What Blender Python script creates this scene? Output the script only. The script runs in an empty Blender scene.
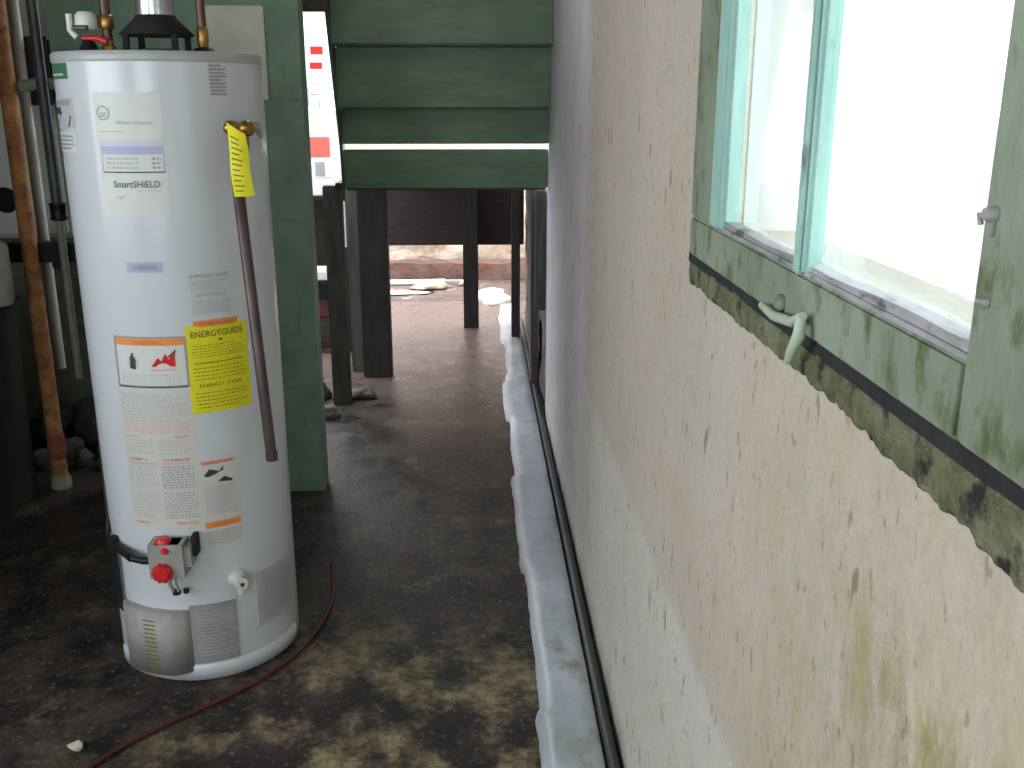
import bpy, math, random
from mathutils import Vector, Matrix, noise
random.seed(7)
C = bpy.context.scene.collection
PI = math.pi
# ------------------------------------------------------------------ camera
F = 980.0
TH = math.atan(284/F); AL = math.atan(38*math.cos(TH)/F); H = 1.4
FW = Vector((math.sin(AL)*math.cos(TH), math.cos(AL)*math.cos(TH), -math.sin(TH)))
RT = Vector((math.cos(AL), -math.sin(AL), 0)); UP = RT.cross(FW)
cd = bpy.data.cameras.new('camera'); cam = bpy.data.objects.new('camera', cd); C.objects.link(cam)
cd.sensor_width = 36; cd.lens = F*36/1024; cd.clip_start = 0.02
cam.matrix_world = Matrix.Translation((0, 0, H)) @ Matrix((RT, UP, -FW)).transposed().to_4x4()
bpy.context.scene.camera = cam
O = Vector((0, 0, H))
def ray(x, y): return FW*F + RT*(x-512) + UP*(384-y)
def onX(x, y, X): r = ray(x, y); return O + r*(X/r.x)
def onY(x, y, Y): r = ray(x, y); return O + r*(Y/r.y)
def onZ(x, y, Z=0.0): r = ray(x, y); return O + r*((Z-H)/r.z)

# ------------------------------------------------------------------ materials
def new_mat(name):
    m = bpy.data.materials.new(name); m.use_nodes = True
    nt = m.node_tree; return m, nt, nt.nodes['Principled BSDF']
def N(nt, t, **kw):
    n = nt.nodes.new(t)
    for k, v in kw.items():
        if k.startswith('i_'):
            n.inputs[k[2:].replace('_', ' ')].default_value = v
        else: setattr(n, k, v)
    return n
def coords(nt, scale=(1, 1, 1), rot=(0, 0, 0)):
    tc = N(nt, 'ShaderNodeTexCoord'); mp = N(nt, 'ShaderNodeMapping')
    mp.inputs['Scale'].default_value = scale; mp.inputs['Rotation'].default_value = rot
    nt.links.new(tc.outputs['Object'], mp.inputs['Vector']); return mp.outputs['Vector']
def nz(nt, vec, scale, detail=4, rough=.6, dist=0):
    n = N(nt, 'ShaderNodeTexNoise'); n.inputs['Scale'].default_value = scale
    n.inputs['Detail'].default_value = detail; n.inputs['Roughness'].default_value = rough
    n.inputs['Distortion'].default_value = dist
    nt.links.new(vec, n.inputs['Vector']); return n.outputs['Fac']
def rmp(nt, fac, a, b, ca=0.0, cb=1.0):
    n = N(nt, 'ShaderNodeMapRange'); n.clamp = True
    n.inputs['From Min'].default_value = a; n.inputs['From Max'].default_value = b
    n.inputs['To Min'].default_value = ca; n.inputs['To Max'].default_value = cb
    nt.links.new(fac, n.inputs['Value']); return n.outputs['Result']
def mth(nt, op, a, b=None):
    n = N(nt, 'ShaderNodeMath', operation=op)
    for i, v in enumerate((a, b)):
        if v is None: continue
        if hasattr(v, 'links'): nt.links.new(v, n.inputs[i])
        else: n.inputs[i].default_value = v
    return n.outputs[0]
def mix(nt, fac, a, b):
    n = N(nt, 'ShaderNodeMix', data_type='RGBA')
    for i, v in ((0, fac), (6, a), (7, b)):
        if hasattr(v, 'links'): nt.links.new(v, n.inputs[i])
        else: n.inputs[i].default_value = v if i == 0 else (*v, 1)
    return n.outputs[2]
def bump(nt, b, h, s, d=.01):
    n = N(nt, 'ShaderNodeBump'); n.inputs['Strength'].default_value = s; n.inputs['Distance'].default_value = d
    nt.links.new(h, n.inputs['Height']); nt.links.new(n.outputs[0], b.inputs['Normal'])
def srgb(r, g, b): 
    f = lambda c: (c/255/12.92 if c/255 <= .04045 else ((c/255+.055)/1.055)**2.4)
    return (f(r), f(g), f(b))
def mottled(name, c1, c2, scale=8, lo=.35, hi=.65, rough=.7, metal=0, bs=.3, c3=None, s3=30, t3=(.6, .7), stretch=(1, 1, 1), bd=.004, spec=.5):
    m, nt, b = new_mat(name); v = coords(nt, stretch)
    n1 = nz(nt, v, scale, 6); col = mix(nt, rmp(nt, n1, lo, hi), c1, c2)
    if c3: col = mix(nt, rmp(nt, nz(nt, v, s3, 5), *t3), col, c3)
    nt.links.new(col, b.inputs['Base Color']); b.inputs['Roughness'].default_value = rough
    b.inputs['Metallic'].default_value = metal; b.inputs['Specular IOR Level'].default_value = spec
    if bs: bump(nt, b, nz(nt, v, scale*6, 5), bs, bd)
    return m
def plain(name, c, rough=.5, metal=0, var=.12):
    d = tuple(x*(1-var) for x in c); return mottled(name, c, d, 14, .3, .7, rough, metal, 0)

# right wall: three paints, streaks, yellow-green stains
def wall_paint():
    m, nt, b = new_mat('old wall paint')
    v = coords(nt); sp = N(nt, 'ShaderNodeSeparateXYZ'); nt.links.new(v, sp.inputs[0])
    y, z = sp.outputs['Y'], sp.outputs['Z']
    n1 = nz(nt, v, 6, 6); n2 = nz(nt, v, 40, 4); nb = nz(nt, v, 1.6, 4)
    beige = mix(nt, rmp(nt, nb, .35, .65), srgb(196, 184, 170), srgb(184, 174, 160))
    low = mix(nt, rmp(nt, n1, .3, .7), srgb(202, 200, 190), srgb(192, 192, 181))
    lav = mix(nt, rmp(nt, n1, .3, .7), srgb(214, 212, 222), srgb(198, 196, 206))
    zz = mth(nt, 'ADD', z, mth(nt, 'MULTIPLY', mth(nt, 'SUBTRACT', n1, .5), .07))
    yy = mth(nt, 'ADD', y, mth(nt, 'MULTIPLY', mth(nt, 'SUBTRACT', n1, .5), .35))
    col = mix(nt, rmp(nt, zz, .60, .63), low, beige)
    lavf = mth(nt, 'MULTIPLY', rmp(nt, yy, 2.55, 2.85), rmp(nt, z, .25, .5, .55, 1))
    col = mix(nt, lavf, col, lav)
    # brown seam where the paints meet near the far end
    seam = mth(nt, 'MULTIPLY', mth(nt, 'MULTIPLY', rmp(nt, yy, 2.45, 2.6), rmp(nt, yy, 2.62, 2.8, 1, 0)), rmp(nt, n2, .45, .6))
    col = mix(nt, mth(nt, 'MULTIPLY', seam, .35), col, srgb(140, 115, 90))
    # yellow brown stains under the paint, stronger near the camera
    st = mth(nt, 'MULTIPLY', rmp(nt, nz(nt, coords(nt, (1, 1.6, .8)), 5, 8, .7), .5, .75), rmp(nt, y, .5, 2.2, .85, .25))
    st = mth(nt, 'MULTIPLY', st, rmp(nt, z, .55, .75, .45, 1))
    col = mix(nt, st, col, srgb(176, 158, 112))
    mo = mth(nt, 'MULTIPLY', rmp(nt, nz(nt, coords(nt, (1, 2, .9)), 9, 8, .75), .47, .62), rmp(nt, y, .58, .85, 1, 0))
    mo = mth(nt, 'MULTIPLY', mo, rmp(nt, z, 1.06, .98, .15, 1))
    col = mix(nt, mth(nt, 'MULTIPLY', mo, .8), col, srgb(128, 118, 70))
    ye = mth(nt, 'MULTIPLY', rmp(nt, nz(nt, coords(nt, (1, 3.2, 1.5)), 7, 8, .75), .44, .64), rmp(nt, y, .62, 1.15, 1, 0))
    ye = mth(nt, 'MULTIPLY', ye, rmp(nt, z, 1.09, .98, .3, 1))
    col = mix(nt, mth(nt, 'MULTIPLY', ye, .6), col, srgb(160, 150, 84))
    gn = nz(nt, v, 150, 2); col = mix(nt, rmp(nt, gn, .35, .7, 0, .22), col, srgb(120, 116, 104))
    # short dark vertical drips and flecks
    for sc, sy, sz, lo, k, cc in ((1, 34, 14, .665, .7, srgb(112, 100, 78)), (1, 70, 30, .67, .6, srgb(118, 108, 88)), (1, 16, 9, .68, .55, srgb(146, 126, 90)), (2.3, 30, 14, .66, .5, srgb(132, 116, 84))):
        fl = rmp(nt, nz(nt, coords(nt, (1, sy, sz)), sc, 3, .5), lo, lo+.05)
        col = mix(nt, mth(nt, 'MULTIPLY', fl, k), col, cc)
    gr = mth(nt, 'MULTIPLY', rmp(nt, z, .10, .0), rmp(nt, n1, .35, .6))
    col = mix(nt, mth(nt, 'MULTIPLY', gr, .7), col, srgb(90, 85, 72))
    nt.links.new(col, b.inputs['Base Color']); b.inputs['Roughness'].default_value = .75
    hb = mth(nt, 'ADD', n2, mth(nt, 'MULTIPLY', nz(nt, v, 12, 5), 1.5)); bump(nt, b, hb, .45, .006)
    return m
def floor_mat():
    m, nt, b = new_mat('wet earth stained concrete')
    v = coords(nt); sp = N(nt, 'ShaderNodeSeparateXYZ'); nt.links.new(v, sp.inputs[0])
    y = sp.outputs['Y']
    n1 = nz(nt, v, 2.2, 8, .65); n2 = nz(nt, v, 9, 8, .7); n3 = nz(nt, v, 55, 3)
    col = mix(nt, rmp(nt, n2, .38, .62), srgb(38, 33, 33), srgb(72, 62, 58))
    near = mth(nt, 'MULTIPLY', rmp(nt, mth(nt, 'ADD', n1, mth(nt, 'MULTIPLY', mth(nt, 'SUBTRACT', n2, .5), .5)), .45, .56), rmp(nt, y, 2.05, 2.6, 1, .12))
    near = mth(nt, 'MULTIPLY', near, rmp(nt, mth(nt, 'ADD', sp.outputs['X'], mth(nt, 'MULTIPLY', n1, .5)), -.55, -.35, .12, 1))
    near = mth(nt, 'MULTIPLY', near, rmp(nt, n2, .35, .5, .35, 1))
    col = mix(nt, near, col, mix(nt, rmp(nt, nz(nt, v, 22, 6, .75), .38, .6), srgb(88, 78, 58), srgb(152, 143, 108)))
    col = mix(nt, mth(nt, 'MULTIPLY', rmp(nt, nz(nt, v, 5, 6, .7), .58, .68), .6), col, srgb(118, 110, 84))
    col = mix(nt, rmp(nt, nz(nt, v, 3.3, 6, .7), .56, .66, 0, .8), col, srgb(30, 28, 27))
    col = mix(nt, rmp(nt, y, 4.4, 5.3, 0, .8), col, srgb(112, 90, 86))  # far floor tinted paler and pinker: reflected daylight put into the colour
    col = mix(nt, rmp(nt, n3, .58, .72, 0, .55), col, srgb(134, 122, 108))
    nt.links.new(col, b.inputs['Base Color'])
    r = mth(nt, 'ADD', rmp(nt, n2, .3, .7, .3, .6), rmp(nt, y, 2.2, 4.4, .2, -.12))
    nt.links.new(r, b.inputs['Roughness']); nt.links.new(rmp(nt, y, 3.6, 4.8, .22, .5), b.inputs['Specular IOR Level'])
    bump(nt, b, mth(nt, 'ADD', n2, mth(nt, 'MULTIPLY', n3, .3)), .35, .012)
    return m
def block_paint(name, c1, c2, seam):
    m, nt, b = new_mat(name)
    tc = N(nt, 'ShaderNodeTexCoord'); sp = N(nt, 'ShaderNodeSeparateXYZ'); nt.links.new(tc.outputs['Object'], sp.inputs[0])
    cb = N(nt, 'ShaderNodeCombineXYZ'); nt.links.new(mth(nt, 'ADD', sp.outputs['X'], sp.outputs['Y']), cb.inputs[0]); nt.links.new(sp.outputs['Z'], cb.inputs[1])
    br = N(nt, 'ShaderNodeTexBrick'); nt.links.new(cb.outputs[0], br.inputs['Vector'])
    br.inputs['Scale'].default_value = 1; br.inputs['Brick Width'].default_value = .4; br.inputs['Row Height'].default_value = .2
    br.inputs['Mortar Size'].default_value = .006; br.inputs['Mortar Smooth'].default_value = .6
    n1 = nz(nt, tc.outputs['Object'], 7, 6); n2 = nz(nt, tc.outputs['Object'], 18, 5)
    col = mix(nt, rmp(nt, n1, .35, .65), c1, c2)
    col = mix(nt, mth(nt, 'MULTIPLY', br.outputs['Fac'], mth(nt, 'MULTIPLY', rmp(nt, n2, .45, .65), .35)), col, seam)
    nt.links.new(col, b.inputs['Base Color']); b.inputs['Roughness'].default_value = .55
    bump(nt, b, mth(nt, 'SUBTRACT', n2, mth(nt, 'MULTIPLY', br.outputs['Fac'], .4)), .3, .004); return m
M = {}
M['wall'] = wall_paint(); M['floor'] = floor_mat()
M['block'] = block_paint('green painted block', srgb(112, 140, 118), srgb(92, 116, 98), srgb(44, 56, 48))
M['green'] = mottled('green board paint', srgb(96, 126, 97), srgb(80, 105, 82), 6, .35, .65, .5, 0, .3, srgb(126, 112, 98), 9, (.58, .72), (1, 1, 3))
M['green_dark'] = mottled('dirty green paint', srgb(74, 98, 80), srgb(54, 70, 60), 9, .35, .65, .6, 0, .4, srgb(88, 84, 72), 22, (.56, .68))
M['sage'] = mottled('weathered sage paint', srgb(136, 148, 128), srgb(114, 126, 106), 9, .35, .65, .6, 0, .5, srgb(84, 96, 60), 34, (.52, .66), (1, 1, .6), .006)
M['teal'] = mottled('pale teal gloss paint', srgb(170, 205, 196), srgb(140, 178, 168), 20, .3, .7, .35, 0, .3, srgb(84, 92, 84), 30, (.64, .72), (1, 1, .25))
M['sillpaint'] = mottled('grey lilac worn paint', srgb(176, 172, 178), srgb(140, 140, 140), 30, .35, .65, .5, 0, .5, srgb(90, 88, 84), 50, (.58, .66), (1, .4, 1))
M['palesage'] = plain('pale sage paint', srgb(172, 184, 164), .5)
M['moss'] = mottled('mossy sill', srgb(136, 138, 108), srgb(92, 100, 66), 22, .35, .62, .9, 0, 1, srgb(42, 42, 34), 30, (.52, .64), bd=.012)
M['grime'] = mottled('black grime', srgb(44, 42, 44), srgb(26, 24, 26), 30, .3, .7, .9, 0, .8)
M['rough'] = mottled('rough stained plaster', srgb(120, 108, 104), srgb(62, 52, 54), 9, .38, .62, .9, 0, 1, srgb(104, 70, 66), 20, (.6, .7), (1, 1, .5), .015)
M['darkwood'] = mottled('dark damp timber', srgb(60, 46, 40), srgb(34, 27, 25), 10, .3, .7, .7, 0, .5, stretch=(1, 1, 6))
M['darkpost'] = mottled('dark post timber', srgb(56, 50, 46), srgb(30, 28, 28), 10, .3, .7, .75, 0, .5, stretch=(3, 3, .5))
M['greywood'] = mottled('grey weathered timber', srgb(92, 92, 84), srgb(58, 56, 52), 10, .3, .7, .8, 0, .6, stretch=(3, 3, .4))
M['curb'] = mottled('wet blue grey lining', srgb(196, 201, 212), srgb(168, 175, 180), 5, .4, .6, .35, 0, .4, srgb(146, 144, 134), 11, (.54, .7), (1, .6, 1), .004)
M['pipe_dark'] = plain('dark grey plastic', srgb(58, 62, 68), .4)
M['enamel'] = mottled('white enamel', srgb(200, 205, 210), srgb(194, 199, 204), 4, .3, .7, .22, 0, 0)
M['enamel_rim'] = plain('grey enamel rim', srgb(170, 174, 174), .35)
M['black'] = plain('matt black', srgb(20, 20, 20), .85)
M['blackiron'] = plain('black iron', srgb(30, 29, 30), .5, .3)
M['galv'] = mottled('galvanised metal', (.55, .58, .6), (.4, .42, .44), 12, .3, .7, .28, .9, .1)
M['greymetal'] = mottled('grey sheet steel', srgb(158, 157, 152), srgb(134, 133, 128), 20, .3, .7, .5, 0, .1)
M['copper'] = mottled('tarnished copper', srgb(110, 78, 66), srgb(72, 54, 50), 14, .3, .7, .4, .6, 0)
M['darkcopper'] = mottled('dark tarnished copper', srgb(84, 68, 66), srgb(58, 48, 50), 14, .3, .7, .4, .3, 0)
M['brass'] = mottled('brass', srgb(186, 146, 80), srgb(130, 96, 56), 20, .3, .7, .3, .8, 0)
M['rust'] = mottled('rusty orange pipe', srgb(176, 124, 74), srgb(128, 82, 46), 14, .35, .65, .8, 0, .6, srgb(92, 66, 48), 26, (.55, .68))
M['rustred'] = mottled('red rust', srgb(150, 78, 62), srgb(110, 62, 50), 20, .3, .7, .8)
M['steel_blue'] = mottled('blue grey pipe', srgb(96, 98, 106), srgb(66, 66, 72), 16, .3, .7, .45, .2, .2)
M['palegreen'] = mottled('pale green grey pipe paint', srgb(150, 156, 132), srgb(116, 122, 100), 12, .3, .7, .6)
M['white'] = plain('white plastic', srgb(222, 222, 216), .4, 0, .05)
M['offwhite'] = mottled('off white dirty panel', srgb(196, 196, 186), srgb(168, 168, 160), 6, .3, .7, .6)
M['red'] = plain('red plastic', srgb(206, 36, 40), .35)
M['reddark'] = mottled('dull red rubber', srgb(98, 38, 42), srgb(66, 32, 36), 12, .3, .7, .6)
M['yellow'] = plain('yellow paper', srgb(222, 214, 20), .6, 0, .06)
M['orange'] = plain('orange ink', srgb(226, 140, 66), .6, 0, .05)
M['inkgrey'] = plain('grey ink', srgb(152, 153, 156), .6)
M['inkpale'] = plain('pale grey ink', srgb(178, 180, 182), .6)
M['inkdark'] = plain('dark ink', srgb(52, 54, 58), .6)
M['inkred'] = plain('red ink', srgb(206, 96, 84), .6)
M['inkredpale'] = plain('pale red ink', srgb(214, 164, 154), .6)
M['olive'] = plain('olive ink', srgb(120, 116, 20), .6)
M['lav'] = plain('lavender ink', srgb(168, 170, 200), .5, 0, .05)
M['lavlight'] = plain('light lavender ink', srgb(192, 196, 212), .5, 0, .04)
M['paper'] = plain('white label paper', srgb(204, 206, 202), .45, 0, .03)
M['paperwarm'] = plain('warm label paper', srgb(198, 197, 190), .5, 0, .04)
M['logogreen'] = plain('green ink', srgb(64, 110, 84), .5)
M['concrete'] = mottled('bare block', srgb(150, 146, 130), srgb(120, 116, 104), 18, .3, .7, .9, 0, .8)
M['stone'] = mottled('grey rubble', srgb(96, 92, 86), srgb(64, 60, 56), 12, .3, .7, .9, 0, .8)
M['brownledge'] = mottled('brown stone ledge', srgb(116, 86, 76), srgb(82, 58, 50), 5, .35, .65, .9, 0, .8, srgb(136, 88, 44), 3.5, (.55, .7), bd=.02)
M['cream'] = mottled('cream rubble', srgb(186, 170, 156), srgb(154, 134, 116), 5, .4, .6, .9, 0, .8, srgb(150, 96, 44), 4, (.58, .7), bd=.02)
M['snow'] = mottled('white grit', srgb(200, 192, 182), srgb(172, 164, 156), 8, .4, .6, .8, 0, .6)
M['yard'] = mottled('reddish yard dirt', srgb(104, 82, 76), srgb(74, 58, 52), 6, .35, .65, .8, 0, .8, srgb(160, 140, 116), 5, (.58, .68), bd=.015)
M['stucco'] = mottled('tan stucco', srgb(176, 158, 146), srgb(160, 142, 132), 3, .3, .7, .9, 0, .3)
M['ceiling'] = mottled('dark joist boards', srgb(70, 66, 58), srgb(48, 44, 40), 10, .3, .7, .8, 0, .4, stretch=(6, 1, 1))
M['lampwhite'] = plain('lamp housing', srgb(225, 225, 220), .4)
def glass():
    m = bpy.data.materials.new('window glass'); m.use_nodes = True; nt = m.node_tree; nt.nodes.clear()
    o = N(nt, 'ShaderNodeOutputMaterial'); t = N(nt, 'ShaderNodeBsdfTransparent'); g = N(nt, 'ShaderNodeBsdfGlossy')
    t.inputs[0].default_value = (.92, .96, .96, 1); g.inputs['Roughness'].default_value = .05
    fr = N(nt, 'ShaderNodeFresnel'); fr.inputs[0].default_value = 1.45; mx = N(nt, 'ShaderNodeMixShader')
    nt.links.new(mth(nt, 'MULTIPLY', fr.outputs[0], .6), mx.inputs[0]); nt.links.new(t.outputs[0], mx.inputs[1]); nt.links.new(g.outputs[0], mx.inputs[2]); nt.links.new(mx.outputs[0], o.inputs[0])
    return m
M['glass'] = glass()
def emis(name, c, s):
    m, nt, b = new_mat(name); b.inputs['Base Color'].default_value = (*c, 1); b.inputs['Emission Color'].default_value = (*c, 1); b.inputs['Emission Strength'].default_value = s; return m

# ------------------------------------------------------------------ mesh builder
class MB:
    def __init__(s): s.v = []; s.f = []; s.m = []; s.sm = []; s.mats = []; s.cur = 0
    def use(s, key):
        if key not in s.mats: s.mats.append(key)
        s.cur = s.mats.index(key); return s
    def add(s, vs, fs, smooth=False):
        o = len(s.v); s.v += [tuple(p) for p in vs]
        for f in fs: s.f.append(tuple(i+o for i in f)); s.m.append(s.cur); s.sm.append(smooth)
        return s
    def box(s, a, b, bev=0.0):
        a, b = Vector(a), Vector(b); lo = Vector(map(min, a, b)); hi = Vector(map(max, a, b))
        if not bev:
            vs = [(x, y, z) for x in (lo.x, hi.x) for y in (lo.y, hi.y) for z in (lo.z, hi.z)]
            return s.add(vs, [(0, 1, 3, 2), (4, 6, 7, 5), (0, 4, 5, 1), (2, 3, 7, 6), (0, 2, 6, 4), (1, 5, 7, 3)])
        import bmesh
        bm = bmesh.new(); bmesh.ops.create_cube(bm, size=1)
        for v in bm.verts: v.co = Vector(((lo.x+hi.x)/2+v.co.x*(hi.x-lo.x), (lo.y+hi.y)/2+v.co.y*(hi.y-lo.y), (lo.z+hi.z)/2+v.co.z*(hi.z-lo.z)))
        bmesh.ops.bevel(bm, geom=bm.edges[:], offset=bev, segments=2, affect='EDGES')
        bm.verts.index_update(); s.add([v.co for v in bm.verts], [[v.index for v in f.verts] for f in bm.faces]); bm.free(); return s
    def tube(s, pts, r, n=14, caps=True):
        pts = [Vector(p) for p in pts]; rs = r if isinstance(r, (list, tuple)) else [r]*len(pts)
        vs = []; fs = []; prev = None
        for i, p in enumerate(pts):
            t = (pts[min(i+1, len(pts)-1)]-pts[max(i-1, 0)]).normalized()
            if prev is None: a = t.orthogonal().normalized()
            else: a = (prev-t*prev.dot(t)).normalized()
            prev = a; b = t.cross(a)
            for k in range(n): ang = 2*PI*k/n; vs.append(p+(a*math.cos(ang)+b*math.sin(ang))*rs[i])
        for i in range(len(pts)-1):
            for k in range(n): fs.append((i*n+k, i*n+(k+1) % n, (i+1)*n+(k+1) % n, (i+1)*n+k))
        s.add(vs, fs, True)
        if caps: s.add(vs[:n], [tuple(range(n))[::-1]]); s.add(vs[-n:], [tuple(range(n))])
        return s
    def lathe(s, c, prof, axis=(0, 0, 1), n=32, smooth=True):
        c = Vector(c); ax = Vector(axis).normalized(); a = ax.orthogonal().normalized(); b = ax.cross(a)
        vs = [c+ax*h+(a*math.cos(2*PI*k/n)+b*math.sin(2*PI*k/n))*r for r, h in prof for k in range(n)]
        fs = [(i*n+k, i*n+(k+1) % n, (i+1)*n+(k+1) % n, (i+1)*n+k) for i in range(len(prof)-1) for k in range(n)]
        s.add(vs, fs, smooth); s.add(vs[:n], [tuple(range(n))[::-1]]); s.add(vs[-n:], [tuple(range(n))]); return s
    def quadprism(s, quad, off):
        q = [Vector(p) for p in quad]; o = Vector(off)
        n = len(q); vs = q+[p+o for p in q]
        return s.add(vs, [tuple(range(n))[::-1], tuple(range(n, 2*n))]+[(i, (i+1) % n, (i+1) % n+n, i+n) for i in range(n)])
    def build(s, name, parent=None, mat=None):
        me = bpy.data.meshes.new(name)
        o = bpy.data.objects.new(name, me); C.objects.link(o)
        off = parent.location if parent and parent.type == 'EMPTY' and parent.parent is None else None
        me.from_pydata(s.v, [], s.f)
        for k in s.mats: me.materials.append(M[k])
        for p, mi, sm in zip(me.polygons, s.m, s.sm): p.material_index = mi; p.use_smooth = sm
        import bmesh
        bm = bmesh.new(); bm.from_mesh(me); bmesh.ops.recalc_face_normals(bm, faces=bm.faces[:]); bm.to_mesh(me); bm.free()
        me.update()
        if parent:
            o.parent = parent
            w = Vector((0, 0, 0)); q = parent
            while q: w += q.location; q = q.parent
            o.location = -w
        return o
def mb(key): return MB().use(key)
def tag(o, label, cat, group=None, kind=None):
    o['label'] = label; o['category'] = cat
    if group: o['group'] = group
    if kind: o['kind'] = kind
    return o
def struct(o, label=None):
    o['kind'] = 'structure'
    if label: o['label'] = label
    return o
def empty(name, loc):
    e = bpy.data.objects.new(name, None); e.location = loc; e.empty_display_size = .05; C.objects.link(e); return e
def rough_box(m, a, b, res, amp, seed=0):
    """box with displaced surface"""
    import bmesh
    a, b = Vector(a), Vector(b); bm = bmesh.new(); bmesh.ops.create_cube(bm, size=1)
    n = res; bmesh.ops.subdivide_edges(bm, edges=bm.edges[:], cuts=n, use_grid_fill=True)
    for v in bm.verts:
        p = Vector((a.x+(v.co.x+.5)*(b.x-a.x), a.y+(v.co.y+.5)*(b.y-a.y), a.z+(v.co.z+.5)*(b.z-a.z)))
        v.co = p+noise.noise_vector(p*9+Vector((seed, 0, 0)))*amp
    bm.verts.index_update(); m.add([v.co for v in bm.verts], [[v.index for v in f.verts] for f in bm.faces], True); bm.free(); return m

# ------------------------------------------------------------------ setting
WX = .31
# floor (inside) with gentle unevenness
def ground(name, x0, x1, y0, y1, nx, ny, fz, key):
    m = mb(key); vs = [(x0+(x1-x0)*i/nx, y0+(y1-y0)*j/ny, 0) for j in range(ny+1) for i in range(nx+1)]
    vs = [(x, y, fz(x, y)) for x, y, _ in vs]
    m.add(vs, [(j*(nx+1)+i, j*(nx+1)+i+1, (j+1)*(nx+1)+i+1, (j+1)*(nx+1)+i) for j in range(ny) for i in range(nx)], True)
    return m.build(name)
struct(ground('floor', -2.6, .4, -2.2, 7.0, 60, 140, lambda x, y: -.002, 'floor'))
# right wall with window hole
WY0, WY1, WZ0, WZ1 = .575, 1.205, 1.245, 2.02
w = mb('wall')
w.box((WX, -2.2, -.05), (WX+.09, WY0, 2.3)); w.box((WX, WY1, -.05), (WX+.09, 4.245, 2.3))
w.box((WX, WY0, -.05), (WX+.09, WY1, WZ0)); w.box((WX, WY0, WZ1), (WX+.09, WY1, 2.3)); w.use('white').box((WX+.02, WY1-.003, WZ0), (WX+.092, WY1, WZ1))
struct(w.build('wall_right'))
w = mb('rough'); rough_box(w, (WX+.012, 4.26, -.05), (WX+.16, 6.3, 1.0), 26, .014); struct(w.build('wall_right_far'))
w = mb('concrete'); w.box((-2.6, -2.2, -.05), (-2.5, -1.9, 2.3)); w.box((-2.6, 1.8, -.05), (-2.5, 4.3, 2.3)); w.box((-2.6, -1.5, -.05), (-2.5, 1.8, .95)); w.box((-2.6, -1.5, 2.15), (-2.5, 1.8, 2.3)); w.box((-2.6, -1.9, -.05), (-2.5, -1.5, 2.3)); w.box((-2.5, 1.8, -.05), (-1.82, 1.88, 2.3)); w.box((-1.82, 1.8, -.05), (-1.74, 2.9, 2.3)); w.box((-2.5, 2.82, -.05), (-1.82, 2.9, 2.3)); struct(w.build('wall_left'))  # unseen; side opening added for fill light, jogging wall added to shade left floor
# back wall, with a wide opening added behind the camera for fill daylight
w = mb('offwhite'); w.box((-2.6, -2.3, -.05), (-1.5, -2.2, 2.3)); w.box((-.1, -2.3, -.05), (.47, -2.2, 2.3)); w.box((-1.5, -2.3, -.05), (-.1, -2.2, .8)); w.box((-1.5, -2.3, 2.1), (-.1, -2.2, 2.3))
struct(w.build('wall_back'))
w = mb('ceiling').box((-2.6, -2.3, 2.3), (.47, 4.3, 2.4)); struct(w.build('ceiling'))
# green block partition behind the heater
w = mb('block').box((-1.38, 3.43, -.01), (-.571, 3.53, 2.3)); struct(w.build('wall_partition'))
w = mb('concrete').box((-2.5, 4.2, -.01), (-1.05, 4.3, 2.3)); w.use('green_dark').box((-1.5, 4.19, -.01), (-1.05, 4.2, 2.3)); struct(w.build('wall_far_left'))
# bare block patch on the partition above the heater
a = onY(203, 50, 3.43); b = onY(263, 6, 3.43)
tag(mb('offwhite').box((a.x, 3.415, 1.40), (b.x, 3.43, b.z), .003).build('wall_panel'), 'rough beige board fixed to the green wall above the heater top', 'panel')

# window
win = empty('window_1', (WX, .93, WZ0)); struct(win)
cx0, cx1 = WX-.009, WX
f = mb('sage')
f.box((cx0, .44, 1.192), (cx1, WY0, 2.1), .003)            # near stile
f.box((cx0, WY0, 1.192), (cx1, 1.37, WZ0), .003)          # bottom rail
f.box((cx0, WY0, WZ1), (cx1, 1.37, 2.1), .003)            # head
f.box((cx0, 1.258, WZ0), (cx1, 1.37, WZ1), .003)
f.build('casing', win)
f = mb('teal'); f.box((WX-.010, 1.228, WZ0), (WX-.0002, 1.258, WZ1), .003); f.box((WX-.004, 1.198, WZ0), (WX+.012, 1.205, WZ1), .001); f.box((WX-.005, 1.205, WZ0), (WX-.0002, 1.228, WZ1), .001); f.build('stile', win)
f = mb('teal'); f.box((WX-.012, .875, WZ0), (WX+.002, .905, WZ1), .004); f.box((WX-.016, .882, WZ0), (WX-.01, .896, WZ1), .003); f.box((WX+.002, .893, WZ0), (WX+.012, .915, WZ1), .003); f.build('mullion', win)
f = mb('sillpaint'); f.box((cx0+.002, WY0, WZ0), (WX+.016, 1.2, WZ0+.004)); 
rough_box(f, (WX-.004, WY0, WZ0), (WX+.012, 1.2, WZ0+.010), 30, .003); f.build('glazing_ledge', win)
mb('glass').box((WX+.012, WY0, WZ0), (WX+.016, .89, WZ1)).build('pane', win)
mb('glass').box((WX+.012, .89, WZ0), (WX+.016, 1.2, WZ1)).build('pane', win)
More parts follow.
